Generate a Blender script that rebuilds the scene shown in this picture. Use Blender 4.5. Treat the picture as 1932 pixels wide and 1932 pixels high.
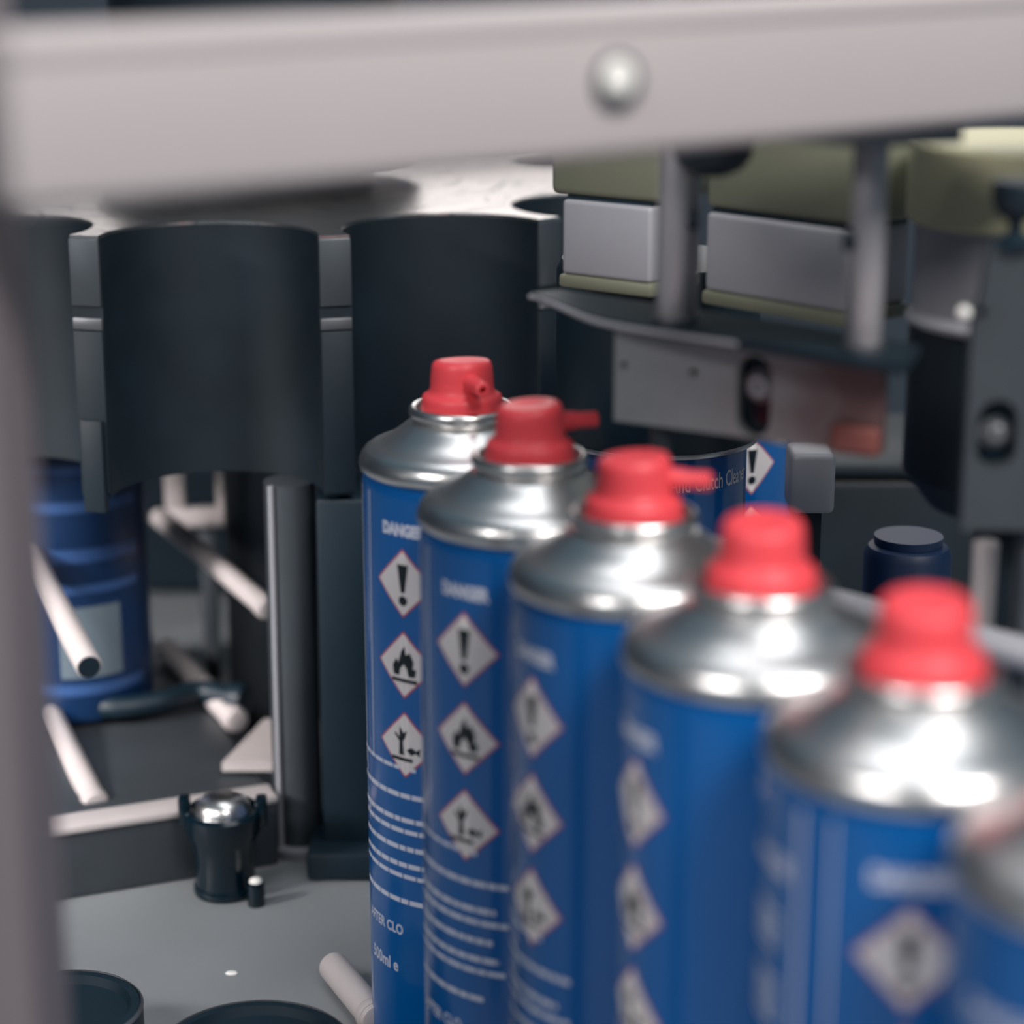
import bpy, bmesh, math, random
from mathutils import Vector, Matrix

random.seed(7)
PI = math.pi
for o in list(bpy.data.objects):
    bpy.data.objects.remove(o, do_unlink=True)
scene = bpy.context.scene
COL = scene.collection

# ------------------------------------------------------------------ camera
FPX = 4100.0                      # focal length in pixels of the 1932 px frame
PITCH = math.radians(15.6)
CAM_Z = 0.375
cam_d = bpy.data.cameras.new('camera')
cam_d.sensor_width = 36.0
cam_d.lens = FPX / 1932.0 * 36.0
cam_d.clip_start = 0.02
cam_d.clip_end = 20
cam_d.dof.use_dof = True
cam_d.dof.focus_distance = 0.755
cam_d.dof.aperture_fstop = 5.2
cam = bpy.data.objects.new('camera', cam_d)
cam.location = (0, 0, CAM_Z)
cam.rotation_euler = (PI / 2 - PITCH, 0, 0)
COL.objects.link(cam)
scene.camera = cam

# ------------------------------------------------------------------ world, lamps, exposure
w = bpy.data.worlds.new('world')
scene.world = w
w.use_nodes = True
w.node_tree.nodes['Background'].inputs[0].default_value = (0.085, 0.15, 0.20, 1)
w.node_tree.nodes['Background'].inputs[1].default_value = 0.62


def area(name, loc, target, size, size_y, power, color, spread=180):
    d = bpy.data.lights.new(name, 'AREA')
    d.shape = 'RECTANGLE'
    d.size = size
    d.size_y = size_y
    d.energy = power
    d.color = color
    d.spread = math.radians(spread)
    o = bpy.data.objects.new(name, d)
    o.location = loc
    o.rotation_euler = (Vector(target) - Vector(loc)).to_track_quat('-Z', 'Y').to_euler()
    COL.objects.link(o)
    return o


area('ceiling_lamp_front', (0.75, -0.55, 1.55), (0.03, 0.55, 0.2), 0.95, 0.5, 36, (1.0, 0.955, 0.93))
area('rear_reflection_strip', (0.0, 1.47, 0.47), (-0.05, 0.9, 0.38), 0.75, 0.16, 1.4, (1.0, 0.96, 0.94))  # added unseen strip, mirrored brightly in the wheel's top plate
area('side_fill', (-0.80, 0.46, 0.42), (-0.22, 0.92, 0.04), 0.30, 0.10, 0.6, (1.0, 0.95, 0.94), 34)  # added narrow fill, brightens the rods and bed at lower left
area('left_fill', (-0.95, -0.7, 1.35), (0.05, 0.5, 0.2), 0.8, 0.4, 15, (1.0, 0.955, 0.94))  # added fill, brightens the can fronts and turret blocks
area('overhead_fill', (0.25, 0.75, 2.3), (0.05, 0.6, 0.2), 1.8, 0.9, 13, (0.97, 0.98, 1.0))  # added fill, lightens the inner domes from above

scene.view_settings.view_transform = 'Standard'
scene.view_settings.look = 'None'
scene.view_settings.exposure = 0.0
scene.view_settings.gamma = 1.0
scene.view_settings.use_curve_mapping = False

SP, CP = math.sin(PITCH), math.cos(PITCH)


def at(px, py, d):
    """world point seen at a pixel of the photograph at optical depth d (metres)"""
    x = (px - 966) / FPX * d
    up = (966 - py) / FPX * d
    return Vector((x, d * CP + up * SP, CAM_Z + up * CP - d * SP))


def onz(px, py, z):
    up = (966 - py) / FPX
    k = up * CP - SP
    return at(px, py, (z - CAM_Z) / k)


# ------------------------------------------------------------------ materials
def lin(c):
    return tuple(((v / 255) / 12.92 if v / 255 <= 0.04045 else ((v / 255 + 0.055) / 1.055) ** 2.4) for v in c)


def mat(name, rgb, rough=0.5, metal=0.0, var=0.0, scale=60.0, bump=0.0, spec=0.5, coat=0.0, stretch=(1, 1, 1), rvar=0.0):
    m = bpy.data.materials.new(name)
    m.use_nodes = True
    nt = m.node_tree
    b = nt.nodes['Principled BSDF']
    c = lin(rgb)
    b.inputs['Base Color'].default_value = (*c, 1)
    b.inputs['Roughness'].default_value = rough
    b.inputs['Metallic'].default_value = metal
    b.inputs['Specular IOR Level'].default_value = spec
    b.inputs['Coat Weight'].default_value = coat
    b.inputs['Coat Roughness'].default_value = 0.06
    if var or bump or rvar:
        tc = nt.nodes.new('ShaderNodeTexCoord')
        mp = nt.nodes.new('ShaderNodeMapping')
        mp.inputs['Scale'].default_value = stretch
        nz = nt.nodes.new('ShaderNodeTexNoise')
        nz.inputs['Scale'].default_value = scale
        nz.inputs['Detail'].default_value = 6
        nt.links.new(tc.outputs['Object'], mp.inputs[0])
        nt.links.new(mp.outputs[0], nz.inputs['Vector'])
        if var:
            mx = nt.nodes.new('ShaderNodeMix')
            mx.data_type = 'RGBA'
            mx.inputs['A'].default_value = (*[max(0, v * (1 - var)) for v in c], 1)
            mx.inputs['B'].default_value = (*[min(1, v * (1 + var)) for v in c], 1)
            nt.links.new(nz.outputs['Fac'], mx.inputs['Factor'])
            nt.links.new(mx.outputs['Result'], b.inputs['Base Color'])
        if rvar:
            mr = nt.nodes.new('ShaderNodeMapRange')
            mr.inputs['To Min'].default_value = max(0.02, rough - rvar)
            mr.inputs['To Max'].default_value = min(1, rough + rvar)
            nt.links.new(nz.outputs['Fac'], mr.inputs['Value'])
            nt.links.new(mr.outputs['Result'], b.inputs['Roughness'])
        if bump:
            bp = nt.nodes.new('ShaderNodeBump')
            bp.inputs['Strength'].default_value = bump
            bp.inputs['Distance'].default_value = 0.0006
            nt.links.new(nz.outputs['Fac'], bp.inputs['Height'])
            nt.links.new(bp.outputs[0], b.inputs['Normal'])
    return m


M = {}
M['black'] = mat('black_plastic', (14, 29, 38), 0.55, var=0.75, scale=22, bump=0.15, rvar=0.12)
M['rubber'] = mat('black_rubber', (8, 32, 44), 0.5, var=0.2, scale=80)
M['blackgloss'] = mat('black_gloss_plastic', (4, 24, 34), 0.18)
M['blue'] = mat('blue_printed_tin', (0, 91, 163), 0.24, spec=0.5, coat=0.4, var=0.06, scale=30)
M['white_print'] = mat('white_print', (226, 220, 220), 0.35)
M['pale_print'] = mat('pale_lettering', (214, 218, 234), 0.35)
M['red_print'] = mat('red_print', (190, 80, 95), 0.35)
M['black_print'] = mat('black_print', (10, 26, 34), 0.4)
M['tin'] = mat('tinplate', (230, 229, 228), 0.32, metal=1.0, var=0.05, scale=50)
M['tinrim'] = mat('tinplate_bright', (225, 223, 221), 0.28, metal=1.0)
M['red'] = mat('red_plastic', (236, 76, 84), 0.42, spec=0.5, var=0.04, scale=120)
M['hole'] = mat('dark_recess', (30, 12, 18), 0.7)
M['steel'] = mat('brushed_steel', (190, 186, 186), 0.33, metal=0.9, var=0.12, scale=120, stretch=(1, 1, 0.06), bump=0.06)
M['rod'] = mat('polished_rod', (205, 196, 194), 0.42, metal=0.1, var=0.08, scale=60)
M['post_steel'] = mat('satin_steel', (176, 172, 176), 0.35, metal=0.45, var=0.1, scale=90, stretch=(1, 1, 0.05))
M['alu'] = mat('grey_aluminium', (120, 122, 126), 0.42, metal=0.75, var=0.15, scale=70, bump=0.05)
M['alu_dark'] = mat('dark_grey_metal', (78, 84, 90), 0.48, metal=0.5, var=0.18, scale=60, bump=0.06)
M['pale_block'] = mat('pale_grey_block', (160, 160, 166), 0.5, metal=0.1, var=0.06, scale=60)
M['olive'] = mat('olive_green_plastic', (118, 120, 102), 0.5, var=0.08, scale=50)
M['cream'] = mat('pale_olive_plastic', (200, 194, 158), 0.5, var=0.06, scale=50)
M['paint'] = mat('pale_grey_paint', (182, 174, 174), 0.5, var=0.04, scale=12, spec=0.4)
M['paint_mauve'] = mat('mauve_grey_paint', (112, 104, 108), 0.55, var=0.08, scale=14)
M['bed'] = mat('machine_bed_grey', (128, 132, 135), 0.5, var=0.25, scale=14, rvar=0.15, bump=0.05)
M['wall'] = mat('dark_housing', (46, 58, 70), 0.6, var=0.3, scale=8)
M['orange'] = mat('orange_red_reflection', (128, 72, 66), 0.5, var=0.1, scale=60)
M['band'] = mat('pale_blue_band', (52, 84, 134), 0.4)
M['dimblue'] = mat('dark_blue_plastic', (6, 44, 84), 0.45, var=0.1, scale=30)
M['panel'] = mat('grey_label_panel', (98, 112, 122), 0.5)
M['navy'] = mat('navy_plastic', (4, 30, 60), 0.5)
M['chip'] = mat('white_chip', (240, 238, 232), 0.4)


def cap_reflection():
    m = mat('grey_plate_red_reflection', (150, 153, 156), 0.45, metal=0.3, var=0.15, scale=70, bump=0.05)
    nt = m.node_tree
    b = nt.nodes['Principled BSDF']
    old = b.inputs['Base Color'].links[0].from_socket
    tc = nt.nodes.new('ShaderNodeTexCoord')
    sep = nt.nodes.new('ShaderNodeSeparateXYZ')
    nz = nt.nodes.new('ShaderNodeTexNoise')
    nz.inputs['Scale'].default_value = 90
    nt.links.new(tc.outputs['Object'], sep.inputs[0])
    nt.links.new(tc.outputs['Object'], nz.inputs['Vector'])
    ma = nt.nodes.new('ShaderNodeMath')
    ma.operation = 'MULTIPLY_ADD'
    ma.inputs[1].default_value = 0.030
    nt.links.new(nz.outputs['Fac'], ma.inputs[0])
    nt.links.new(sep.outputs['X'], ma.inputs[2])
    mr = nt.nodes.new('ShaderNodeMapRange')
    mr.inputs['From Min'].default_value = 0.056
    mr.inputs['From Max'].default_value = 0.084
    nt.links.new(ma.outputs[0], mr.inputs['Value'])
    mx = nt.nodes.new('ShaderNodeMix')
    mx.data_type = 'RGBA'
    mx.inputs['B'].default_value = (*lin((112, 86, 86)), 1)  # reflection of a red cap painted into the plate's right end
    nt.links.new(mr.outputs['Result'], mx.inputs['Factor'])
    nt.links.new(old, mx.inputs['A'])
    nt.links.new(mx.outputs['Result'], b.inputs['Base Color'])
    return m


M['cap_reflection'] = cap_reflection()


def scratched():
    m = bpy.data.materials.new('scratched_aluminium')
    m.use_nodes = True
    nt = m.node_tree
    b = nt.nodes['Principled BSDF']
    b.inputs['Metallic'].default_value = 1.0
    b.inputs['Roughness'].default_value = 0.27
    N, Lk = nt.nodes.new, nt.links.new
    tc = N('ShaderNodeTexCoord')
    sep = N('ShaderNodeSeparateXYZ')
    Lk(tc.outputs['Object'], sep.inputs[0])
    # polar coordinates about an offset centre: long thin arcs left by turning and rubbing
    outs = []
    for cx, cy, seed in ((0.0, 0.0, 0.0), (0.07, -0.06, 5.0)):
        cmb = N('ShaderNodeCombineXYZ')
        ax = N('ShaderNodeMath'); ax.operation = 'SUBTRACT'; ax.inputs[1].default_value = cx
        ay = N('ShaderNodeMath'); ay.operation = 'SUBTRACT'; ay.inputs[1].default_value = cy
        Lk(sep.outputs['X'], ax.inputs[0]); Lk(sep.outputs['Y'], ay.inputs[0])
        hx = N('ShaderNodeMath'); hx.operation = 'POWER'; hx.inputs[1].default_value = 2
        hy = N('ShaderNodeMath'); hy.operation = 'POWER'; hy.inputs[1].default_value = 2
        Lk(ax.outputs[0], hx.inputs[0]); Lk(ay.outputs[0], hy.inputs[0])
        sm = N('ShaderNodeMath'); sm.operation = 'ADD'
        Lk(hx.outputs[0], sm.inputs[0]); Lk(hy.outputs[0], sm.inputs[1])
        sq = N('ShaderNodeMath'); sq.operation = 'SQRT'
        Lk(sm.outputs[0], sq.inputs[0])
        rm = N('ShaderNodeMath'); rm.operation = 'MULTIPLY'; rm.inputs[1].default_value = 330
        Lk(sq.outputs[0], rm.inputs[0])
        an = N('ShaderNodeMath'); an.operation = 'ARCTAN2'
        Lk(ay.outputs[0], an.inputs[0]); Lk(ax.outputs[0], an.inputs[1])
        am = N('ShaderNodeMath'); am.operation = 'MULTIPLY'; am.inputs[1].default_value = 1.6
        Lk(an.outputs[0], am.inputs[0])
        Lk(rm.outputs[0], cmb.inputs[0]); Lk(am.outputs[0], cmb.inputs[1])
        cmb.inputs[2].default_value = seed
        nz = N('ShaderNodeTexNoise')
        nz.inputs['Scale'].default_value = 1.0
        nz.inputs['Detail'].default_value = 3
        Lk(cmb.outputs[0], nz.inputs['Vector'])
        cr = N('ShaderNodeValToRGB')
        cr.color_ramp.elements[0].position = 0.30
        cr.color_ramp.elements[0].color = (*lin((96, 96, 98)), 1)
        cr.color_ramp.elements[1].position = 0.42
        cr.color_ramp.elements[1].color = (*lin((222, 215, 212)), 1)
        Lk(nz.outputs['Fac'], cr.inputs['Fac'])
        outs.append(cr.outputs['Color'])
    mx = N('ShaderNodeMix'); mx.data_type = 'RGBA'; mx.blend_type = 'DARKEN'
    mx.inputs['Factor'].default_value = 1.0
    Lk(outs[0], mx.inputs['A']); Lk(outs[1], mx.inputs['B'])
    Lk(mx.outputs['Result'], b.inputs['Base Color'])
    return m


M['scratched'] = scratched()

# ------------------------------------------------------------------ geometry helpers


def smooth_mesh(me, deg=35):
    for p in me.polygons:
        p.use_smooth = True
    bm = bmesh.new()
    bm.from_mesh(me)
    for e in bm.edges:
        if len(e.link_faces) == 2 and e.calc_face_angle(0) > math.radians(deg):
            e.smooth = False
    bm.to_mesh(me)
    bm.free()


def obj(name, bm, m, parent=None, loc=(0, 0, 0), rot=(0, 0, 0), smooth=True):
    if isinstance(bm, bpy.types.Mesh):
        me = bm
    else:
        me = bpy.data.meshes.new(name)
        bmesh.ops.recalc_face_normals(bm, faces=bm.faces)
        bm.to_mesh(me)
        bm.free()
        if smooth:
            smooth_mesh(me)
    if m and not me.materials:
        me.materials.append(M[m])
    o = bpy.data.objects.new(name, me)
    o.location = loc
    o.rotation_euler = rot
    COL.objects.link(o)
    if parent:
        o.parent = parent
    return o


def tag(o, label, cat, group=None, kind=None):
    if label:
        o['label'] = label
    if cat:
        o['category'] = cat
    if group:
        o['group'] = group
    if kind:
        o['kind'] = kind
    return o


def thing(name, label, cat, loc=(0, 0, 0), rotz=0.0, group=None):
    o = bpy.data.objects.new(name, None)
    o.empty_display_size = 0.01
    o.location = loc
    o.rotation_euler = (0, 0, rotz)
    COL.objects.link(o)
    return tag(o, label, cat, group)


def struct(name, bm, m, label, **k):
    o = obj(name, bm, m, **k)
    o['kind'] = 'structure'
    o['label'] = label
    return o


def box(x0, x1, y0, y1, z0, z1, bev=0.0, seg=2, bm=None):
    b = bmesh.new()
    r = bmesh.ops.create_cube(b, size=1)
    for v in b.verts:
        v.co = Vector(((x0 + x1) / 2 + v.co.x * (x1 - x0), (y0 + y1) / 2 + v.co.y * (y1 - y0), (z0 + z1) / 2 + v.co.z * (z1 - z0)))
    if bev:
        bmesh.ops.bevel(b, geom=list(b.edges), offset=bev, segments=seg, affect='EDGES', profile=0.5)
    if bm is None:
        return b
    merge(bm, b)
    return bm


def merge(dst, src, mtx=None):
    me = bpy.data.meshes.new('tmp')
    src.to_mesh(me)
    src.free()
    if mtx is not None:
        me.transform(mtx)
    dst.from_mesh(me)
    bpy.data.meshes.remove(me)
    return dst


def lathe(profile, n=64, mtx=None):
    """profile: list of (r, z); r==0 collapses to a pole"""
    b = bmesh.new()
    rings = []
    for r, z in profile:
        if r <= 1e-7:
            rings.append([b.verts.new((0, 0, z))])
        else:
            rings.append([b.verts.new((r * math.cos(2 * PI * i / n), r * math.sin(2 * PI * i / n), z)) for i in range(n)])
    for a, c in zip(rings, rings[1:]):
        for i in range(n):
            j = (i + 1) % n
            if len(a) == 1 and len(c) == 1:
                continue
            if len(a) == 1:
                b.faces.new((a[0], c[i], c[j]))
            elif len(c) == 1:
                b.faces.new((a[i], a[j], c[0]))
            else:
                b.faces.new((a[i], a[j], c[j], c[i]))
    if mtx is not None:
        bmesh.ops.transform(b, matrix=mtx, verts=b.verts)
    return b


def cyl(r, z0, z1, n=32, bev=0.0, mtx=None):
    if bev:
        pr = [(0, z0), (r - bev, z0), (r - bev * 0.3, z0 + bev * 0.3), (r, z0 + bev), (r, z1 - bev), (r - bev * 0.3, z1 - bev * 0.3), (r - bev, z1), (0, z1)]
    else:
        pr = [(0, z0), (r, z0), (r, z1), (0, z1)]
    return lathe(pr, n, mtx)


def align(p0, p1):
    d = Vector(p1) - Vector(p0)
    return Matrix.Translation(Vector(p0)) @ d.to_track_quat('Z', 'Y').to_matrix().to_4x4()


def rodbm(p0, p1, r, n=24, bev=0.0006):
    return cyl(r, 0, (Vector(p1) - Vector(p0)).length, n, bev, align(p0, p1))


def curve_mesh(splines, thick=0.0, bevel=0.0):
    """2D outlines with holes, extruded: local XY plane, thickness along Z (centred)"""
    cu = bpy.data.curves.new('tmp', 'CURVE')
    cu.dimensions = '2D'
    cu.fill_mode = 'BOTH'
    cu.extrude = thick / 2
    cu.bevel_depth = bevel
    for pts in splines:
        s = cu.splines.new('POLY')
        s.points.add(len(pts) - 1)
        for q, p in zip(s.points, pts):
            q.co = (p[0], p[1], 0, 1)
        s.use_cyclic_u = True
    o = bpy.data.objects.new('tmp', cu)
    COL.objects.link(o)
    bpy.context.view_layer.update()
    me = bpy.data.meshes.new_from_object(o.evaluated_get(bpy.context.evaluated_depsgraph_get()))
    bpy.data.objects.remove(o)
    bpy.data.curves.remove(cu)
    smooth_mesh(me)
    me.materials.clear()
    return me


def tubebm(pts, r, n=12, sub=8):
    P = [Vector(p) for p in pts]
    out = []
    for i in range(len(P) - 1):
        a, b2, c, d = P[max(i - 1, 0)], P[i], P[i + 1], P[min(i + 2, len(P) - 1)]
        for k in range(sub):
            t = k / sub
            out.append(0.5 * (2 * b2 + (c - a) * t + (2 * a - 5 * b2 + 4 * c - d) * t * t + (3 * b2 - a - 3 * c + d) * t ** 3))
    out.append(P[-1])
    b = bmesh.new()
    rings = []
    side = None
    for i, p in enumerate(out):
        d = (out[min(i + 1, len(out) - 1)] - out[max(i - 1, 0)]).normalized()
        if side is None:
            side = d.orthogonal().normalized()
        side = (side - d * side.dot(d)).normalized()
        up = d.cross(side)
        rings.append([b.verts.new(p + r * (math.cos(2 * PI * k / n) * side + math.sin(2 * PI * k / n) * up)) for k in range(n)])
    for a, c in zip(rings, rings[1:]):
        for k in range(n):
            b.faces.new((a[k], a[(k + 1) % n], c[(k + 1) % n], c[k]))
    b.faces.new(rings[0])
    b.faces.new(rings[-1][::-1])
    return b


def capsule(cx, cy, hw, hh, n=10):
    pts = []
    for k in range(n + 1):
        a = PI * k / n
        pts.append((cx + hw * math.cos(a), cy + (hh - hw) + hw * math.sin(a)))
    for k in range(n + 1):
        a = PI + PI * k / n
        pts.append((cx + hw * math.cos(a), cy - (hh - hw) + hw * math.sin(a)))
    return pts


def circle(cx, cy, r, n=20):
    return [(cx + r * math.cos(2 * PI * k / n), cy + r * math.sin(2 * PI * k / n)) for k in range(n)]


# ---- flat print wrapped round a can ------------------------------------------------
def text_mesh(s, size, bold=0.0):
    cu = bpy.data.curves.new('tmp', 'FONT')
    cu.body = s
    cu.size = size
    cu.align_x = 'LEFT'
    cu.offset = bold
    cu.resolution_u = 3
    o = bpy.data.objects.new('tmp', cu)
    COL.objects.link(o)
    bpy.context.view_layer.update()
    me = bpy.data.meshes.new_from_object(o.evaluated_get(bpy.context.evaluated_depsgraph_get()))
    bpy.data.objects.remove(o)
    bpy.data.curves.remove(cu)
    return me


def poly_bm(polys):
    b = bmesh.new()
    for pts in polys:
        b.faces.new([b.verts.new((x, y, 0)) for x, y in pts])
    bmesh.ops.triangulate(b, faces=b.faces)
    return b


def wrap(b, R, z0=0.0, u0=0.0, step=0.0016):
    """b: flat bmesh in x (along the girth, +x to the viewer's right) / y (up) -> wrapped on radius R, front = -Y"""
    if not b.verts:
        return b
    lo = min(v.co.x for v in b.verts)
    hi = max(v.co.x for v in b.verts)
    x = math.floor(lo / step) * step + step
    while x < hi:
        bmesh.ops.bisect_plane(b, geom=list(b.verts) + list(b.edges) + list(b.faces), plane_co=(x, 0, 0), plane_no=(1, 0, 0))
        x += step
    for v in b.verts:
        a = (v.co.x + u0) / R
        v.co = Vector((R * math.sin(a), -R * math.cos(a), z0 + v.co.y))
    return b


def text_bm(s, size, bold=0.0, squeeze=1.0, centre=False):
    me = text_mesh(s, size, bold)
    b = bmesh.new()
    b.from_mesh(me)
    bpy.data.meshes.remove(me)
    for v in b.verts:
        v.co.x *= squeeze
    if centre and b.verts:
        mx = (min(v.co.x for v in b.verts) + max(v.co.x for v in b.verts)) / 2
        for v in b.verts:
            v.co.x -= mx
    return b


# ------------------------------------------------------------------ the setting
BED = 0.0
bm = bmesh.new()
box(-1.2, 1.2, -0.1, 1.55, -0.03, 0.0, 0.002, bm=bm)
struct('floor', bm, 'bed', 'grey machine bed under the cans, lit in patches at lower left')
struct('wall_back', box(-1.2, 1.2, 1.5, 1.53, 0.0, 1.0), 'wall', 'dark navy rear panel of the machine housing')
struct('wall_left', box(-1.22, -1.20, -0.1, 1.53, 0.0, 1.0), 'wall', 'dark navy side panel of the machine housing')

# ------------------------------------------------------------------ guard frame in front
pL, pR = at(24, 225, 0.38), at(1932, 87, 0.52)
dirv = (pR - pL)
dirv.z = 0
ang = math.atan2(dirv.y, dirv.x)
BZ = 0.3222
beam = thing('guard_beam', 'pale grey blurred crossbeam with a round screw, spanning the top in front', 'beam', (pL.x, pL.y, BZ), ang)
beam.rotation_euler = (0, -0.0105, ang)      # hangs a little low at its left end
L = dirv.length + 0.06
bm = box(0, L, 0, 0.014, 0, 0.0318, 0.0035, 4)
obj('web', bm, 'paint', beam)
obj('folded_lip', box(0.0008, L, -0.0005, 0.003, 0.0262, 0.0308, 0.001, 3), 'paint', beam)
tt = (1160 - 10) / 1922.0
sz = 0.38 + (0.52 - 0.38) * tt * 0.38 / (0.38 * tt + 0.52 * (1 - tt))
s = at(1160, 147, sz)
sx = (s.x - pL.x) * math.cos(ang) + (s.y - pL.y) * math.sin(ang)
obj('screw', lathe([(0.0040, 0), (0.0040, 0.0012), (0.0038, 0.0017), (0.0030, 0.0021), (0.0019, 0.0023), (0, 0.0024)], 32,
                   Matrix.Rotation(PI / 2, 4, 'X')), 'chip', beam, (sx, -0.0006, s.z - BZ - 0.0105 * sx))
obj('washer_or_shade_ring', lathe([(0.0062, 0), (0.0062, 0.0006), (0.0036, 0.0006), (0.0036, 0)], 32, Matrix.Rotation(PI / 2, 4, 'X')),
    'rubber', beam, (sx + 0.0005, 0.0, s.z - BZ - 0.0010 - 0.0105 * sx))  # dark offset ring painting the screw's shadow on the beam

post = thing('guard_post', 'mauve grey blurred upright post along the left edge', 'post', (-0.0962, 0.395, 0))
obj('tube', box(-0.045, 0, 0, 0.035, 0.003, 0.42, 0.003, 3), 'paint_mauve', post)
obj('foot_plate', box(-0.055, 0.002, -0.003, 0.045, 0, 0.003, 0.0008), 'alu_dark', post)

# ------------------------------------------------------------------ aerosol cans
RB = 0.0325
RR = 0.0329
HRIM = 0.205


def shape_exclaim():
    return [[(-0.0021, 0.0062), (0.0021, 0.0062), (0.0008, -0.0030), (-0.0008, -0.0030)],
            [(0.0017 * math.cos(a * PI / 6), -0.0057 + 0.0017 * math.sin(a * PI / 6)) for a in range(12)]]


def shape_flame():
    return [[(-0.0042, -0.0036), (-0.0046, -0.0005), (-0.0030, 0.0020), (-0.0022, 0.0006), (-0.0010, 0.0045), (0.0004, 0.0066),
             (0.0008, 0.0035), (0.0024, 0.0044), (0.0038, 0.0016), (0.0034, -0.0008), (0.0048, -0.0010), (0.0042, -0.0036),
             (0.0018, -0.0036), (0.0012, -0.0012), (0.0, 0.0004), (-0.0014, -0.0012), (-0.0018, -0.0036)],
            [(-0.0050, -0.0058), (0.0050, -0.0058), (0.0050, -0.0046), (-0.0050, -0.0046)]]


def shape_tree():
    return [[(-0.0020, 0.0062), (-0.0004, 0.0040), (0.0010, 0.0052), (0.0002, 0.0026), (-0.0008, 0.0012), (-0.0004, -0.0036),
             (-0.0024, -0.0036), (-0.0022, 0.0010), (-0.0044, 0.0034), (-0.0036, 0.0038), (-0.0022, 0.0024)],
            [(-0.0056, -0.0044), (0.0030, -0.0044), (0.0030, -0.0056), (-0.0056, -0.0056)],
            [(0.0006, -0.0016), (0.0026, -0.0004), (0.0044, -0.0014), (0.0058, -0.0002), (0.0056, -0.0032), (0.0042, -0.0022), (0.0024, -0.0032)]]


def diamond(h):
    return [[(-h, 0), (0, -h), (h, 0), (0, h)]]


def text_rows():
    """unreadable small print as rows of word-length dashes"""
    rnd = random.Random(3)
    b = bmesh.new()
    rows = [(0.0985, -0.028, 0.004, 0.0013), (0.108, -0.027, 0.014, 0.0017), (0.1165, -0.027, 0.010, 0.0017), (0.1205, -0.026, 0.014, 0.0016),
            (0.1265, -0.026, 0.009, 0.0017), (0.1325, -0.026, 0.011, 0.0017), (0.1365, -0.026, 0.013, 0.0015), (0.1455, -0.026, 0.006, 0.0017)]
    polys = []
    for v, u0, u1, h in rows:
        u = u0
        while u < u1:
            wl = rnd.uniform(0.0022, 0.0062)
            e = min(u + wl, u1)
            polys.append([(u, -v - h / 2), (e, -v - h / 2), (e, -v + h / 2), (u, -v + h / 2)])
            u = e + 0.0005
    return poly_bm(polys)


def side_rows():
    rnd = random.Random(5)
    polys = []
    for v, n in ((0.036, 4), (0.0515, 5), (0.070, 5), (0.088, 5)):
        for k in range(n):
            y = v + k * 0.0024
            u = -0.044
            while u < -0.0325:
                e = min(u + rnd.uniform(0.0018, 0.004), -0.0325)
                polys.append([(u, -y - 0.0007), (e, -y - 0.0007), (e, -y + 0.0007), (u, -y + 0.0007)])
                u = e + 0.0006
    return poly_bm(polys)


def to_mesh(name, b, m):
    me = bpy.data.meshes.new(name)
    b.normal_update()
    b.to_mesh(me)
    b.free()
    for p in me.polygons:
        p.use_smooth = True
    me.materials.append(M[m])
    return me


PRINT = {}


def print_meshes():
    P = PRINT
    zr = HRIM
    P['border'] = [to_mesh('diamond_border', wrap(poly_bm(diamond(0.0114)), RB + 0.00008, zr - v), 'red_print') for v in (0.0358, 0.0630, 0.0902)]
    P['field'] = [to_mesh('hazard_diamond', wrap(poly_bm(diamond(0.0106)), RB + 0.00016, zr - v), 'white_print') for v in (0.0358, 0.0630, 0.0902)]
    P['symbol'] = [to_mesh('hazard_symbol', wrap(poly_bm(f()), RB + 0.00024, zr - v), 'black_print')
                   for f, v in ((shape_exclaim, 0.0358), (shape_flame, 0.0630), (shape_tree, 0.0902))]
    P['danger'] = to_mesh('signal_word', wrap(text_bm('DANGER', 0.0052, 0.00034, 0.78, True), RB + 0.0001, zr - 0.0202), 'pale_print')
    P['rows'] = to_mesh('small_print', wrap(text_rows(), RB + 0.0001, zr), 'pale_print')
    P['siderows'] = to_mesh('side_print', wrap(side_rows(), RB + 0.0001, zr), 'pale_print')
    # double ruled line left of the hazard column, joining the foot rule
    ln = poly_bm([[(-0.0260, -0.104), (-0.0248, -0.104), (-0.0248, -0.0085), (-0.0260, -0.0085)],
                  [(-0.0172, -0.098), (-0.0166, -0.098), (-0.0166, -0.0085), (-0.0172, -0.0085)]])
    P['rule'] = to_mesh('ruled_line', wrap(ln, RB + 0.0001, zr), 'pale_print')
    P['after'] = to_mesh('bold_print', wrap(text_bm('AFTER CLO', 0.0050, 0.00012, 0.8), RB + 0.0001, zr - 0.1580, -0.0225), 'pale_print')
    P['volume'] = to_mesh('volume_print', wrap(text_bm('500ml e', 0.0062, 0.00012, 0.8), RB + 0.0001, zr - 0.1720, -0.0205), 'pale_print')
    P['brand'] = to_mesh('side_word', wrap(text_bm('DANGER', 0.0058, 0.0002, 0.8), RB + 0.0001, zr - 0.0260, -0.0470), 'pale_print')
    # far side: product title and two lines of small print
    b = text_bm('Brake And Clutch Cleaner', 0.0082, 0.00008, 0.56)
    P['title'] = to_mesh('product_title', wrap(b, RB + 0.0001, zr - 0.0250, 0.0350), 'white_print')
    rnd = random.Random(9)
    polys = []
    for v in (0.046, 0.0505, 0.055):
        u = 0.045
        while u < 0.085:
            e = u + rnd.uniform(0.002, 0.005)
            polys.append([(u, -v), (e, -v), (e, -v + 0.0019), (u, -v + 0.0019)])
            u = e + 0.0008
    P['titlerows'] = to_mesh('title_small_print', wrap(poly_bm(polys), RB + 0.0001, zr), 'pale_print')


print_meshes()

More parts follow.
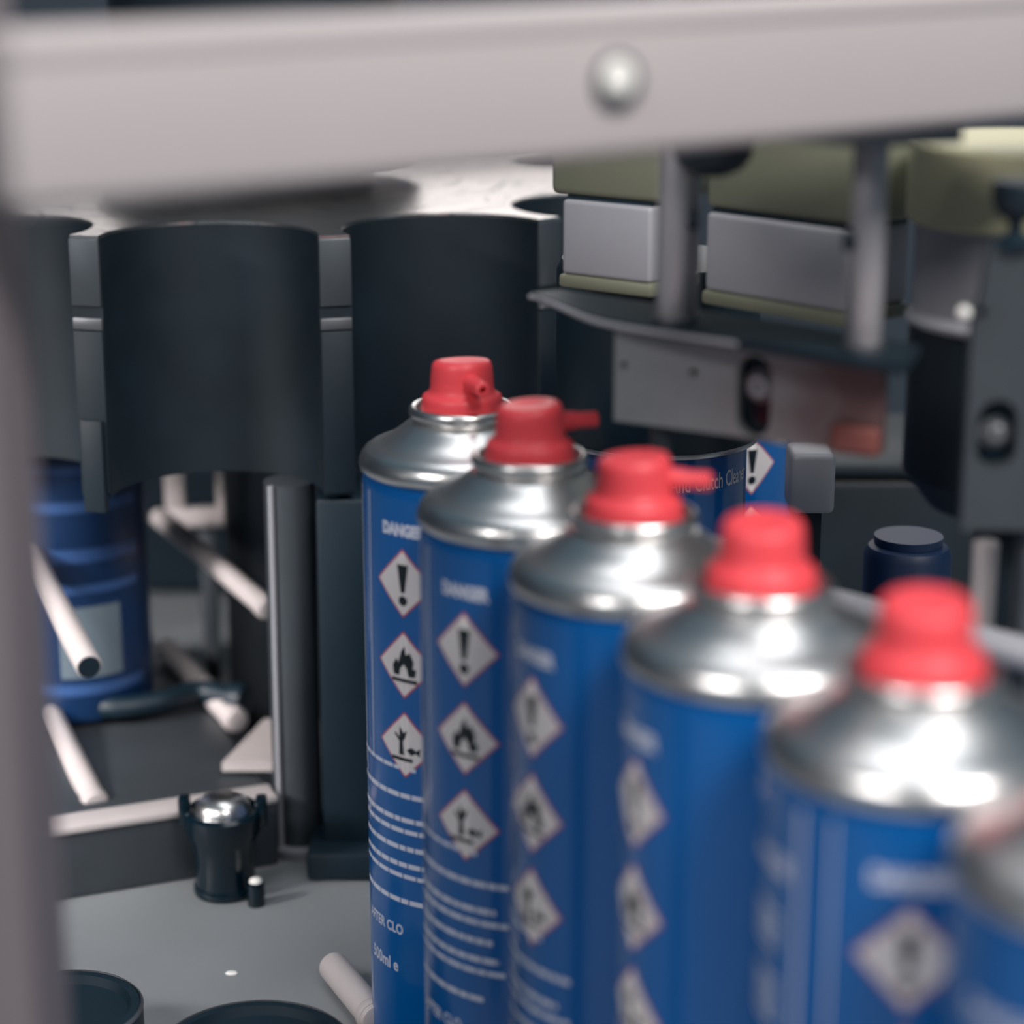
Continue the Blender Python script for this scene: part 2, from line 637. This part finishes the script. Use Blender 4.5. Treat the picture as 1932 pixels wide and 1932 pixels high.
BODY = to_mesh('body', lathe([(0, 0.004), (0.026, 0.0035), (0.030, 0.0), (0.0327, 0.0006), (0.0328, 0.0030), (RB, 0.0045), (RB, 0.1960),
                              (0.0323, 0.1985), (0.0318, 0.2005), (0.0314, 0.2025)], 96), 'blue')
RIM = to_mesh('rim_seam', lathe([(0.0310, 0.2008), (0.0322, 0.2004), (0.0331, 0.2010), (0.0334, 0.2022), (0.0332, 0.2039), (0.0325, 0.2055), (0.0315, 0.2069), (0.0312, 0.2071)], 96), 'tinrim')
DOME = to_mesh('dome', lathe([(0.0312, 0.2070), (0.0301, 0.2079), (0.0291, 0.2084), (0.0278, 0.2089), (0.0265, 0.2094), (0.0240, 0.2106), (0.0215, 0.2123), (0.0192, 0.2142),
                              (0.0175, 0.2155), (0.0165, 0.2160), (0.0156, 0.2161)], 96), 'tin')
CUP = to_mesh('valve_cup', lathe([(0.0155, 0.2157), (0.0158, 0.2167), (0.0165, 0.2171), (0.0171, 0.2180), (0.0172, 0.2193), (0.0168, 0.2204), (0.0160, 0.2210),
                                  (0.0152, 0.2206), (0.0146, 0.2194), (0.0140, 0.2174), (0.010, 0.2169), (0.004, 0.2169), (0.0035, 0.2234), (0, 0.2236)], 80), 'tinrim')


def cap_mesh():
    b = lathe([(0.0, 0.2177), (0.0122, 0.2175), (0.0130, 0.2180), (0.0131, 0.2200), (0.0129, 0.2232), (0.0125, 0.2242), (0.0116, 0.2248), (0.0107, 0.2254),
               (0.0102, 0.2266), (0.0100, 0.2300), (0.0097, 0.2333), (0.0093, 0.2346), (0.0085, 0.2354), (0.0066, 0.2356), (0.0045, 0.2350), (0, 0.2347)], 48)
    for v in b.verts:
        if v.co.z > 0.2325:
            k = (v.co.z - 0.2325) / 0.003
            v.co.z += k * 0.08 * v.co.y
    return b


CAPM = None


def make_can(x, y, label, facing=0.0, nozzle=None, capped=True, rows=True, base=0.0, title=True, group='blue aerosol cans in the conveyor line'):
    """facing: angle of the hazard column from the can's front (-Y), positive to the right"""
    t = thing('aerosol_can', label, 'spray can', (x, y, base), facing, group)
    b = obj('body', BODY, None, t)
    for k in range(3):
        obj('diamond_border', PRINT['border'][k], None, b)
        obj('hazard_diamond', PRINT['field'][k], None, b)
        obj('hazard_symbol', PRINT['symbol'][k], None, b)
    for n, key in (('signal_word', 'danger'), ('small_print', 'rows'), ('ruled_line', 'rule'), ('bold_print', 'after'), ('volume_print', 'volume'),
                   ('side_print', 'siderows'), ('side_word', 'brand'), ('product_title', 'title'), ('title_print', 'titlerows')):
        obj(n, PRINT[key], None, b)
    obj('rim_seam', RIM, None, t)
    obj('dome', DOME, None, t)
    obj('valve_cup', CUP, None, t)
    if capped:
        global CAPM
        if CAPM is None:
            CAPM = bpy.data.meshes.new('actuator_cap')
            cb = cap_mesh()
            bmesh.ops.recalc_face_normals(cb, faces=cb.faces)
            cb.to_mesh(CAPM)
            cb.free()
            smooth_mesh(CAPM, 50)
            CAPM.materials.append(M['red'])
        na = (nozzle if nozzle is not None else 0.0) - facing
        c = obj('actuator_cap', CAPM, None, t, rot=(0, 0, na + PI))
        c['label'] = 'red plastic spray actuator'
        # the nozzle leaves along the cap's local +Y
        ax = Matrix.Translation((0, 0.0088, 0.2298)) @ Matrix.Rotation(-PI / 2, 4, 'X')
        obj('nozzle', lathe([(0.0030, 0), (0.0028, 0.004), (0.0024, 0.0055), (0.0024, 0.0112), (0.0019, 0.0117), (0.0011, 0.0117), (0.0011, 0.0085), (0, 0.0085)], 20, ax), 'red', c)
    return t


SPOT = [(-0.0160, 0.6800), (0.0052, 0.6165), (0.0322, 0.5545), (0.0592, 0.4925), (0.0864, 0.4315), (0.1147, 0.3708)]
LAB = ['farthest blue aerosol can of the front row, its red cap highest',
       'blue aerosol can second from the far end, dark red cap with side nozzle',
       'blue aerosol can third from the far end, in the middle of the row',
       'blue aerosol can fourth from the far end, blurred red cap',
       'nearest fully capped blue aerosol can at right, largest red cap in view',
       'grey domed blue can cut off by the right edge, at the bottom right']
FACE = [-0.60, -0.62, -0.97, -1.16, -0.19, 0.2]
NOZ = [0.35, PI / 2 + 0.25, PI / 2 - 0.2, PI - 0.3, PI - 0.25, PI]
for (x, y), lb, fa, nz in zip(SPOT, LAB, FACE, NOZ):
    make_can(x, y, lb, fa, nz)

# two cans in the back, without caps, one of them under the black filling head
pa = at(1236, 900, 0.78)
pb = at(1335, 900, 0.86)
make_can(pa.x, pa.y, 'dark blue can lettered And Clutch Cleaner behind the red caps', 0.30 - 0.068 - (0.0350 + 0.0166) / RB, capped=False, group='uncapped blue cans under the turret')
make_can(pb.x, pb.y, 'blue can half hidden at the back, warning diamond beside the lettered can', 0.45, capped=False, group='uncapped blue cans under the turret')

head = thing('filling_head', 'black cylindrical filling head lowered over the lettered can', 'filling head', (pa.x, pa.y, 0.1925))
obj('bell', lathe([(0.0335, 0), (0.0352, 0), (0.0358, 0.001), (0.0358, 0.060), (0.034, 0.064), (0.012, 0.066), (0, 0.066)], 64), 'rubber', head)
obj('bell_ring', lathe([(0.0352, 0.0), (0.0361, 0.0), (0.0363, 0.0008), (0.0361, 0.0016), (0.0352, 0.0016)], 64), 'steel', head)
obj('bell_liner', lathe([(0.0333, 0.0), (0.0335, 0.0), (0.0335, 0.058), (0.0333, 0.058)], 64), 'rubber', head)
obj('plunger', cyl(0.009, 0.066, 0.16, 24, 0.001), 'alu_dark', head)

# ------------------------------------------------------------------ black star wheel, left
WC = Vector((-0.1125, 0.978))
NP = 12
RC = 0.1765
RP = 0.0405
WZ0, WZ1 = 0.157, 0.257


def star_outline(rp, rtip, grow=0.0):
    pts = []
    for k in range(NP):
        a0 = -PI / 2 + 2 * PI * k / NP
        c = Vector((RC * math.cos(a0), RC * math.sin(a0)))
        # concave pocket arc from one tooth to the next
        m = 18
        half = math.radians(88)
        for i in range(m + 1):
            b2 = a0 + PI + half - 2 * half * i / m
            p = c + rp * Vector((math.cos(b2), math.sin(b2)))
            pts.append((p.x, p.y))
    return pts


wheel = thing('star_wheel', 'large black scalloped star wheel with a pale scratched top, at left', 'star wheel', (WC.x, WC.y, 0))
me = curve_mesh([star_outline(RP, 0.174)], WZ1 - WZ0 - 0.001)
o = obj('pocket_body', me, 'black', wheel, (0, 0, (WZ0 + WZ1 - 0.001) / 2))
me = curve_mesh([star_outline(RP + 0.0005, 0.174)], 0.001)
obj('top_plate', me, 'scratched', wheel, (0, 0, WZ1 - 0.0005))
for k in range(NP):
    a = -PI / 2 + 2 * PI * (k + 0.5) / NP
    rt = 0.1825
    # steel wear strip on each tooth: two bands with a groove between
    for nm, z0, z1, mm, wd in (('wear_strip', WZ0 + 0.0735, WZ1 - 0.0012, 'alu_dark', 0.0060), ('wear_band', WZ0 + 0.0645, WZ0 + 0.0690, 'alu', 0.0060),
                               ('wear_strip', WZ0 + 0.001, WZ0 + 0.0640, 'black', 0.0060)):
        obj(nm, box(-wd, wd, -0.0015, 0.0015, z0, z1, 0.0005), mm, wheel,
            (0.1793 * math.cos(a), 0.1793 * math.sin(a), 0), (0, 0, a + PI / 2))
obj('hub_neck', cyl(0.050, WZ1, WZ1 + 0.009, 64), 'rubber', wheel)
obj('hub_disc', lathe([(0, WZ1 + 0.009), (0.0700, WZ1 + 0.009), (0.0712, WZ1 + 0.0105), (0.0712, WZ1 + 0.030), (0.068, WZ1 + 0.033), (0, WZ1 + 0.033)], 96), 'black', wheel)
obj('shaft', cyl(0.022, 0.0, WZ0, 40), 'alu_dark', wheel)
obj('drive_column', cyl(0.064, WZ1 + 0.033, 0.55, 64), 'black', wheel)
tab = onz(188, 940, WZ0)
obj('hanging_tab', box(-0.0045, 0.0045, -0.002, 0.002, WZ0 - 0.006, WZ0 + 0.03, 0.0006), 'black', wheel,
    (0.1802 * math.cos(-PI / 2 - PI / NP), 0.1802 * math.sin(-PI / 2 - PI / NP) - 0.001, 0), (0, 0, -PI / NP))

# ------------------------------------------------------------------ turret at right
def local_box_on_line(p0, p1, z0, z1, depth, bev, seg=3):
    """box whose front face runs from p0 to p1 (xy) and reaches back by depth"""
    d = Vector((p1[0] - p0[0], p1[1] - p0[1]))
    n = d.length
    b = box(0, n, 0, depth, z0, z1, bev, seg)
    return b, (p0[0], p0[1], 0), (0, 0, math.atan2(d.y, d.x))


def module(pxl, yl, zl, pxr, yr, zr, label, cap_mat, cap_over):
    a, c = at(pxl, yl, zl), at(pxr, yr, zr)
    ang = math.atan2(c.y - a.y, c.x - a.x)
    n = math.hypot(c.x - a.x, c.y - a.y)
    t = thing('gripper_module', label, 'machine module', (a.x, a.y, 0.2535), ang, 'gripper modules of the turret')
    obj('block', box(0, n, 0, 0.030, 0.0045, 0.0290, 0.0014, 3), 'pale_block', t)
    obj('base_strip', box(-0.001, n + 0.001, -0.0005, 0.03, 0.0, 0.0045, 0.0012, 2), 'olive', t)
    obj('cover', box(-cap_over, n + 0.002, 0.0015, 0.036, 0.0300, 0.058, 0.0025, 3), cap_mat, t)
    obj('gap_shade_strip', box(0.001, n - 0.001, 0.002, 0.03, 0.0288, 0.0302), 'rubber', t)  # black strip painting the shadow in the gap under the cover
    return t


module(1060, 375, 0.71, 1228, 390, 0.690, 'pale grey block under an olive cover, left of the first steel post', 'olive', 0.006)
module(1332, 400, 0.68, 1599, 437, 0.640, 'pale grey block under an olive cover, between the two steel posts', 'olive', 0.002)

# round station at the far right
rc = at(1950, 440, 0.625)
rs = thing('round_station', 'round cream topped station with grey cylinder, behind the black knob at right', 'machine module', (rc.x, rc.y, 0.2585))
obj('cylinder', lathe([(0, 0.0), (0.0350, 0.0), (0.0355, 0.0015), (0.0335, 0.004), (0.0335, 0.029), (0, 0.029)], 64), 'pale_block', rs)
obj('cover', lathe([(0, 0.0292), (0.0355, 0.0292), (0.0365, 0.0305), (0.0365, 0.051), (0.0355, 0.0522), (0, 0.0522)], 64), 'cream', rs)
obj('lower_drum', lathe([(0, -0.055), (0.026, -0.055), (0.034, -0.045), (0.034, 0.0), (0, 0.0)], 64), 'black', rs)
obj('column', cyl(0.012, -0.2585, -0.055, 32), 'black', rs)

# shelf the posts stand on
sh = [onz(1000, 552, 0.264), onz(1030, 560, 0.264), onz(1130, 600, 0.264), onz(1268, 623, 0.264), onz(1392, 641, 0.264), onz(1560, 668, 0.264), onz(1705, 690, 0.264)]
back = [onz(1740, 652, 0.264), onz(1500, 610, 0.264), onz(1250, 574, 0.264), onz(1060, 546, 0.264)]
ring = [(p.x, p.y) for p in sh + back]
shelf = thing('turret_shelf', 'thin dark shelf with a bright curved edge under the steel posts', 'shelf', (0, 0, 0.2615))
obj('plate', curve_mesh([ring], 0.0025), 'rubber', shelf, (0, 0, 0.00125))
eb = tubebm([(p.x, p.y, 0.0013) for p in sh[:5]], 0.0008, 8, 6)
obj('edge_trim', eb, 'pale_block', shelf)
obj('pedestal', box(0.039, 0.045, 0.594, 0.600, -0.2615, 0.0, 0.001), 'black', shelf)

for (px, py, lb) in ((1268, 612, 'slim steel post with a double highlight, between the olive blocks'), (1628, 662, 'slim steel post at the right of the olive blocks')):
    b0 = onz(px, py - 6, 0.264)
    t = thing('turret_post', lb, 'post', (b0.x, b0.y, 0.264), 0, 'steel posts of the turret')
    obj('rod', cyl(0.0046, 0, 0.054, 32, 0.0004), 'post_steel', t)
    obj('base_collar', lathe([(0.0046, 0), (0.0056, 0), (0.0056, 0.0012), (0.0046, 0.0016)], 32), 'alu', t)
    s = 1 if px < 1400 else -1
    obj('set_screw', cyl(0.0026, 0.003, 0.0064, 16, 0.0004, Matrix.Translation((0, -0.0008, 0.028)) @ Matrix.Rotation(s * PI / 2, 4, 'Y')), 'rubber', t)
    if px < 1400:
        obj('side_rod', cyl(0.0013, 0, 0.054, 16, 0.0002, Matrix.Translation((0.0062, 0.004, 0))), 'post_steel', t)

# top plate carried by the posts, mostly behind the beam
p1, p2 = onz(1180, 300, 0.318), onz(1990, 330, 0.318)
tp = thing('turret_top_plate', 'grey plate resting on the steel posts just under the crossbeam', 'plate', (0, 0, 0.318))
tpo = [(0.028, 0.590), (0.085, 0.535), (0.112, 0.545), (0.105, 0.60), (0.03, 0.625)]
obj('plate', curve_mesh([tpo], 0.006), 'alu', tp, (0, 0, 0.003))
kb = at(1345, 300, 0.585)
kn = thing('hanging_knob', 'round black knob hanging below the crossbeam, above the olive cover', 'knob', (kb.x, kb.y, 0.318))
obj('grip', lathe([(0, -0.0135), (0.004, -0.0132), (0.0082, -0.0112), (0.0104, -0.008), (0.011, -0.004), (0.0105, -0.001), (0.0, -0.001)], 40), 'rubber', kn)
obj('stem', cyl(0.003, -0.0012, 0.0, 16), 'alu_dark', kn)

# slotted front plate below the shelf
a, c = at(1160, 625, 0.608), at(1668, 681, 0.570)
pang = math.atan2(c.y - a.y, c.x - a.x)
plen = math.hypot(c.x - a.x, c.y - a.y)
fp = thing('slotted_plate', 'grey steel plate with a slot, bolt and two small holes, under the shelf', 'plate', (a.x, a.y, 0.2345), pang)


def sx_of(px):      # position along the plate of a pixel column
    return plen * (px - 1160) / 508.0


slot = capsule(sx_of(1433), 0.0118, 0.0050, 0.0114)
outer = [(0, 0), (plen, 0), (plen, 0.0268), (0, 0.0268)]
me = curve_mesh([outer, slot, circle(sx_of(1179), 0.0163, 0.0011, 14), circle(sx_of(1317), 0.0165, 0.0012, 14)], 0.004)
obj('plate', me, 'cap_reflection', fp, (0, 0.002, 0), (PI / 2, 0, 0))
obj('slot_backing', box(sx_of(1380), sx_of(1490), 0.0045, 0.008, -0.002, 0.026, 0.0005), 'blackgloss', fp)
bx = sx_of(1438)
obj('washer_or_shade_ring', lathe([(0.0026, 0), (0.0046, 0), (0.0046, 0.001), (0.0026, 0.001)], 32, Matrix.Translation((bx, 0.004, 0.0142)) @ Matrix.Rotation(PI / 2, 4, 'X')), 'alu', fp)
obj('bolt', lathe([(0.0030, 0.0), (0.0030, 0.0028), (0.0026, 0.0032), (0.0015, 0.0032), (0.0015, 0.0016), (0, 0.0016)], 24,
                  Matrix.Translation((bx, 0.004, 0.0142)) @ Matrix.Rotation(PI / 2, 4, 'X')), 'pale_block', fp)
obj('rear_bracket', box(0.01, plen - 0.006, 0.008, 0.012, 0.004, 0.0268), 'alu_dark', fp)
op = obj('reflection_slab', box(plen * 0.83, plen + 0.0002, -0.0022, 0.0, -0.0005, 0.0075, 0.0015, 3), 'orange', fp)  # slab whose colour stands in for a red cap's reflection
op['label'] = 'orange red slab painted as a red cap reflection'

# bracket at the right edge
b0 = at(1820, 900, 0.56)
br = thing('slotted_bracket', 'tall dark grey slotted bracket at the right edge with a bolt', 'bracket', (b0.x, b0.y, 0))
zt = at(1840, 445, 0.56).z
zb = at(1840, 1010, 0.56).z
zs = at(1880, 815, 0.56).z
me = curve_mesh([[(0, zb), (0.034, zb), (0.034, zt), (0.003, zt), (0.002, zt - 0.012), (0, zt - 0.02)], capsule(0.0078, zs, 0.0052, 0.0090)], 0.005)
obj('plate', me, 'alu_dark', br, (0, 0.003, 0), (PI / 2, 0, 0.0))
obj('slot_backing', box(0.001, 0.016, 0.006, 0.009, zs - 0.011, zs + 0.011), 'blackgloss', br)
obj('bolt', lathe([(0, 0), (0.0040, 0), (0.0040, 0.0012), (0.0026, 0.0013), (0.0026, 0.004), (0.002, 0.0045), (0, 0.0045)], 24,
                  Matrix.Translation((0.0082, 0.006, zs - 0.0005)) @ Matrix.Rotation(PI / 2, 4, 'X')), 'alu', br)
obj('leg', box(0.018, 0.034, 0.006, 0.016, 0.0, zb + 0.02, 0.001), 'alu_dark', br)
bz = at(1806, 580, 0.555)
obj('stud_glint', lathe([(0, 0.0019), (0.0010, 0.0016), (0.0017, 0.0008), (0.0019, 0), (0.0017, -0.0008), (0.0010, -0.0016), (0, -0.0019)], 24), 'chip', br,
    (bz.x - b0.x, -0.0014, bz.z))  # white ball painting the specular glint of a bolt head
obj('glint_support', box(bz.x - b0.x - 0.001, 0.003, 0.0005, 0.0045, bz.z - 0.0012, bz.z + 0.0012), 'alu_dark', br)
kz = at(1893, 448, 0.56)
kl = (kz.x - b0.x, 0.0035, zt)
obj('knob_stem', lathe([(0.0066, 0), (0.0040, 0.0013), (0.0020, 0.0028), (0.0019, 0.0062)], 24), 'rubber', br, kl)
kg = obj('knob_grip', lathe([(0, 0.0056), (0.0025, 0.0058), (0.0047, 0.0073), (0.0063, 0.0101), (0.0066, 0.0151), (0.0059, 0.0159), (0, 0.0160)], 40), 'rubber', br, kl)
kg['label'] = 'black mushroom shaped knob'

# pale block, post and rail behind the caps at right
g0 = at(1535, 915, 0.74)
gb = thing('pale_clamp_block', 'small pale grey block right of the lettered can', 'block', (g0.x, g0.y, 0))
obj('block', box(-0.0075, 0.0075, 0, 0.02, g0.z - 0.0105, g0.z + 0.0105, 0.002, 3), 'pale_block', gb)
obj('stand', box(-0.004, 0.004, 0.006, 0.016, 0, g0.z - 0.010), 'black', gb)
pp = at(1855, 1120, 0.60)
ps = thing('guide_post', 'pale round post behind the nearest red cap', 'post', (pp.x, pp.y, 0))
obj('rod', cyl(0.0036, 0, at(1855, 1012, 0.60).z, 24, 0.0008), 'rod', ps)
obj('foot', cyl(0.008, 0, 0.004, 24, 0.001), 'alu_dark', ps)
r0, r1 = onz(1540, 1135, 0.186), onz(2000, 1252, 0.186)
gr = thing('guide_rail', 'pale steel guide rail running behind the red caps at right', 'rail', (0, 0, 0))
obj('bar', rodbm(r0, r1, 0.0048), 'pale_block', gr)
for t_ in (0.45, 0.9):
    q = r0.lerp(r1, t_)
    obj('support', rodbm((q.x, q.y, 0), (q.x, q.y, q.z - 0.003), 0.003), 'alu_dark', gr)
bc = at(1710, 1100, 0.80)
cn = thing('blue_container', 'dim blue round container far behind the nearest red cap', 'container', (bc.x, bc.y, 0))
obj('shell', lathe([(0, 0), (0.014, 0), (0.016, 0.002), (0.016, 0.146), (0.0145, 0.149), (0.012, 0.150), (0, 0.150)], 40), 'navy', cn)
obj('lid', lathe([(0, 0.150), (0.0125, 0.150), (0.0125, 0.153), (0, 0.153)], 40), 'navy', cn)
# gearbox masses in the dim background
for px, py, dd, wv, hv, lb in ((1650, 980, 0.95, 0.10, 0.13, 'dark grey gearbox block in the dim background at right'),):
    q = at(px, py, dd)
    g = thing('gearbox', lb, 'gearbox', (q.x, q.y, 0))
    obj('housing', box(-wv / 2, wv / 2, 0, 0.09, 0, q.z + 0.02, 0.006, 3), 'black', g)
    obj('lid', box(-wv / 2 - 0.004, wv / 2 + 0.004, -0.004, 0.094, q.z + 0.02, q.z + 0.026, 0.002), 'black', g)
    for k in range(4):
        obj('lid_bolt', cyl(0.004, 0, 0.004, 6), 'alu', g, (-wv / 2 + 0.006 + (k % 2) * (wv - 0.012), 0.006 + (k // 2) * 0.078, q.z + 0.026))

# ------------------------------------------------------------------ lower left, under the star wheel
cb0 = onz(565, 1600, 0.0)
colm = thing('support_column', 'dark round support column standing under the star wheel', 'column', (cb0.x, cb0.y, 0))
obj('tube', cyl(0.0100, 0.004, WZ0, 40), 'alu_dark', colm)
obj('base_ring', lathe([(0.0100, 0), (0.0125, 0), (0.0130, 0.0008), (0.0130, 0.004), (0.0120, 0.005), (0.0100, 0.005)], 40), 'pale_block', colm)
tr = at(517, 1150, 0.86)
trd = thing('thin_steel_rod', 'thin bright steel rod alongside the dark support column', 'rod', (tr.x, tr.y, 0))
obj('rod', cyl(0.0012, 0, WZ0, 16), 'pale_block', trd)
obj('nut', cyl(0.0035, 0, 0.003, 6), 'alu', trd)
gl, gr_ = onz(612, 1640, 0), onz(705, 1640, 0)
gblk = thing('guide_block', 'black upright guide block between the support column and the farthest can', 'block', (gl.x, gl.y, 0))
obj('body', box(0, gr_.x - gl.x, 0, 0.03, 0, WZ0 - 0.002, 0.002), 'rubber', gblk)
obj('foot', box(-0.006, gr_.x - gl.x + 0.002, -0.012, 0.034, 0, 0.012, 0.002), 'rubber', gblk)

# raised block with pale edge
e0, e1 = onz(60, 1709, 0), onz(600, 1620, 0)
ba = math.atan2(e1.y - e0.y, e1.x - e0.x)
bl = (e1 - e0).length
rb = thing('raised_base', 'grey raised base block with a pale worn top edge at lower left', 'base block', (e0.x, e0.y, 0), ba)
obj('block', box(-0.05, bl * 0.86, 0, 0.26, 0, 0.0285, 0.0015), 'alu_dark', rb)
obj('top_edge', box(-0.05, bl * 0.86, -0.0015, 0.013, 0.0275, 0.0310, 0.0012), 'rod', rb)
wv = at(470, 1455, 0.93)

# wing bracket: pale wedge at the right end of the block
wd0 = at(430, 1500, 0.90)
wd = thing('wedge_plate', 'pale wedge shaped plate beside the support column', 'plate', (wd0.x - 0.002, wd0.y, 0.0306))
me = curve_mesh([[(0, 0), (0.024, 0.0), (0.024, 0.05), (0.012, 0.05)]], 0.004)
obj('plate', me, 'rod', wd, (0, 0, 0.002))

# clamp knob with clear dome
kp = onz(430, 1668, 0.0)
ck = thing('clamp_nut', 'black clamp nut with a clear shiny dome top, on the grey bed', 'clamp', (kp.x, kp.y - 0.006, 0))
obj('base', cyl(0.0126, 0, 0.004, 32, 0.001), 'blackgloss', ck)
obj('barrel', lathe([(0.0118, 0.004), (0.0115, 0.014), (0.0128, 0.022), (0.0150, 0.027), (0.0155, 0.034), (0.0140, 0.0352), (0.0120, 0.0345), (0, 0.0335)], 40), 'blackgloss', ck)
obj('dome', lathe([(0.0112, 0.0338), (0.0105, 0.0368), (0.0085, 0.0392), (0.005, 0.0408), (0, 0.0413)], 40), 'tinrim', ck)
for sgn in (-1, 1):
    obj('lug', box(sgn * 0.0150 - 0.0022, sgn * 0.0150 + 0.0022, -0.003, 0.003, 0.028, 0.0405, 0.0012), 'blackgloss', ck)
obj('side_screw', lathe([(0.0034, 0), (0.0034, 0.008), (0.003, 0.0095), (0.0015, 0.0102), (0, 0.0104)], 24), 'blackgloss', ck, (0.0135, -0.0125, 0))
obj('screw_tip', lathe([(0.0026, 0), (0.0022, 0.0010), (0.001, 0.0014), (0, 0.0015)], 20), 'chip', ck, (0.0135, -0.0125, 0.0098))

# steel rods
def rod_thing(p0, p1, r, label, hollow=False, m='rod'):
    base = Vector(((p0.x + p1.x) / 2, (p0.y + p1.y) / 2, min(p0.z, p1.z)))
    t = thing('steel_rod', label, 'rod', base, 0, 'diagonal steel rods')
    obj('bar', rodbm(p0 - base, p1 - base, r), m, t)
    d = (p1 - p0).normalized()
    e = p1 - base
    if hollow:
        obj('bore', cyl(r * 0.86, 0, 0.0006, 24, 0, align(e, e + d)), 'rubber', t)
    else:
        obj('end_collar', cyl(r * 1.12, 0, 0.004, 24, 0.0006, align(e - d * 0.006, e)), m, t)
    return t


rod_thing(at(300, 975, 1.04), at(508, 1150, 0.93), 0.0048, 'bright steel rod slanting down to the right, upper one by the column')
rod_thing(at(312, 1222, 1.03), at(448, 1362, 0.95), 0.0052, 'dim steel rod slanting down to the right, lower one by the column')
rod_thing(at(52, 1040, 0.93), at(168, 1258, 0.845), 0.0052, 'pale hollow steel rod in front of the dim blue canister', True)
rod_thing(at(70, 1300, 0.97), at(182, 1520, 0.872), 0.0050, 'pale steel rod lying on the raised base at the left')
q0, q1 = onz(628, 1822, 0.006), onz(712, 1925, 0.006)
rod_thing(q0, q1, 0.0055, 'short steel rod lying on the bed at the foot of the farthest can')

# steel bracket behind
s0 = at(385, 978, 1.06)
sb = thing('steel_bracket', 'pale steel bracket with two uprights just below the star wheel', 'bracket', (s0.x, s0.y, 0))
obj('bar', box(-0.017, 0.015, 0, 0.008, s0.z - 0.0045, s0.z + 0.0045, 0.001), 'rod', sb)
obj('upright', box(-0.019, -0.0095, 0.001, 0.009, s0.z + 0.003, WZ0 - 0.001, 0.001), 'rod', sb)
obj('upright', box(0.006, 0.021, 0.002, 0.008, s0.z + 0.003, WZ0 - 0.001, 0.001), 'rod', sb)
obj('stem', box(-0.004, 0.004, 0.009, 0.017, 0, s0.z, 0.001), 'alu_dark', sb)

# dark drive housing behind, under the wheel
dh = thing('drive_housing', 'dark drive housing behind the steel rods under the star wheel', 'housing', (-0.19, 1.17, 0))
obj('casing', box(-0.22, 0.20, 0, 0.16, 0, 0.146, 0.006, 3), 'rubber', dh)
obj('flange', box(-0.22, 0.20, -0.004, 0.0, 0.128, 0.140, 0.001), 'black', dh)
for k in range(6):
    obj('flange_bolt', cyl(0.004, 0, 0.004, 6, 0, Matrix.Rotation(PI / 2, 4, 'X')), 'alu_dark', dh, (-0.19 + 0.072 * k, -0.004, 0.134))

# dim blue canister under the wheel
c0 = at(150, 1345, 0.98)
cz = c0.z - 0.002
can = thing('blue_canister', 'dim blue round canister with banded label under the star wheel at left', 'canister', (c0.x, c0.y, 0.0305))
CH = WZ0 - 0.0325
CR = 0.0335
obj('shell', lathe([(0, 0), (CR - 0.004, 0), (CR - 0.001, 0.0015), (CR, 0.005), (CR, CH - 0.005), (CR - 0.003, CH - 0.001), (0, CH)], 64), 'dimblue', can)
rnd = random.Random(2)
for z, h in ((0.113, 0.004), (0.096, 0.005), (0.074, 0.006), (0.060, 0.004), (0.014, 0.005)):
    obj('label_band', to_mesh('label_band', wrap(poly_bm([[(-0.045, z), (0.040, z), (0.040, z + h), (-0.045, z + h)]]), CR + 0.0002), 'band'), None, can)
obj('label_panel', to_mesh('label_panel', wrap(poly_bm([[(0.000, 0.022), (0.028, 0.022), (0.028, 0.054), (0.000, 0.054)]]), CR + 0.0003), 'panel'), None, can)

# black hose curling behind the knob
hp = [at(120, 1420, 0.99), at(200, 1445, 0.96), at(300, 1440, 0.965), at(380, 1440, 0.98), at(440, 1415, 0.97)]
for p in hp:
    p.z = max(p.z, 0.0305 + 0.0062)
hz = thing('black_hose', 'dark hose curling across the raised base behind the clamp nut', 'hose', (hp[0].x, hp[0].y, 0))
obj('hose', tubebm([p - Vector((hp[0].x, hp[0].y, 0)) for p in hp], 0.005, 14, 8), 'rubber', hz)
obj('ferrule', cyl(0.0072, 0, 0.008, 20, 0.0008, align(hp[-1] - Vector((hp[0].x, hp[0].y, 0)), hp[-1] - Vector((hp[0].x, hp[0].y, 0)) + (hp[-1] - hp[-2]))), 'rubber', hz)

# pucks at the bottom
def puck(px, py, r, h, label):
    p = onz(px, py, h)
    t = thing('can_puck', label, 'puck', (p.x, p.y, 0), 0, 'black round pucks on the bed')
    obj('body', lathe([(0, 0), (r - 0.001, 0), (r, 0.001), (r, h - 0.0012), (r - 0.0012, h), (r - 0.004, h), (r - 0.005, h - 0.003), (0, h - 0.003)], 64), 'rubber', t)
    obj('rim', lathe([(r - 0.0012, h - 0.0002), (r - 0.0002, h - 0.0009), (r + 0.0002, h - 0.0006), (r - 0.0008, h + 0.0004)], 64), 'alu', t)
    return t


puck(480, 1976, 0.0315, 0.022, 'black round puck with a bright rim cut off by the bottom edge')
puck(118, 1900, 0.0265, 0.022, 'black round puck with a bright rim beside the left post')
cp = onz(437, 1838, 0.0)
chip = obj('plastic_chip', lathe([(0, 0), (0.0022, 0), (0.0025, 0.0004), (0.0018, 0.0010), (0, 0.0012)], 10), 'chip', None, (cp.x, cp.y, 0))
chip.scale = (1.0, 0.55, 1.0)
tag(chip, 'tiny white plastic chip lying on the grey bed', 'debris')
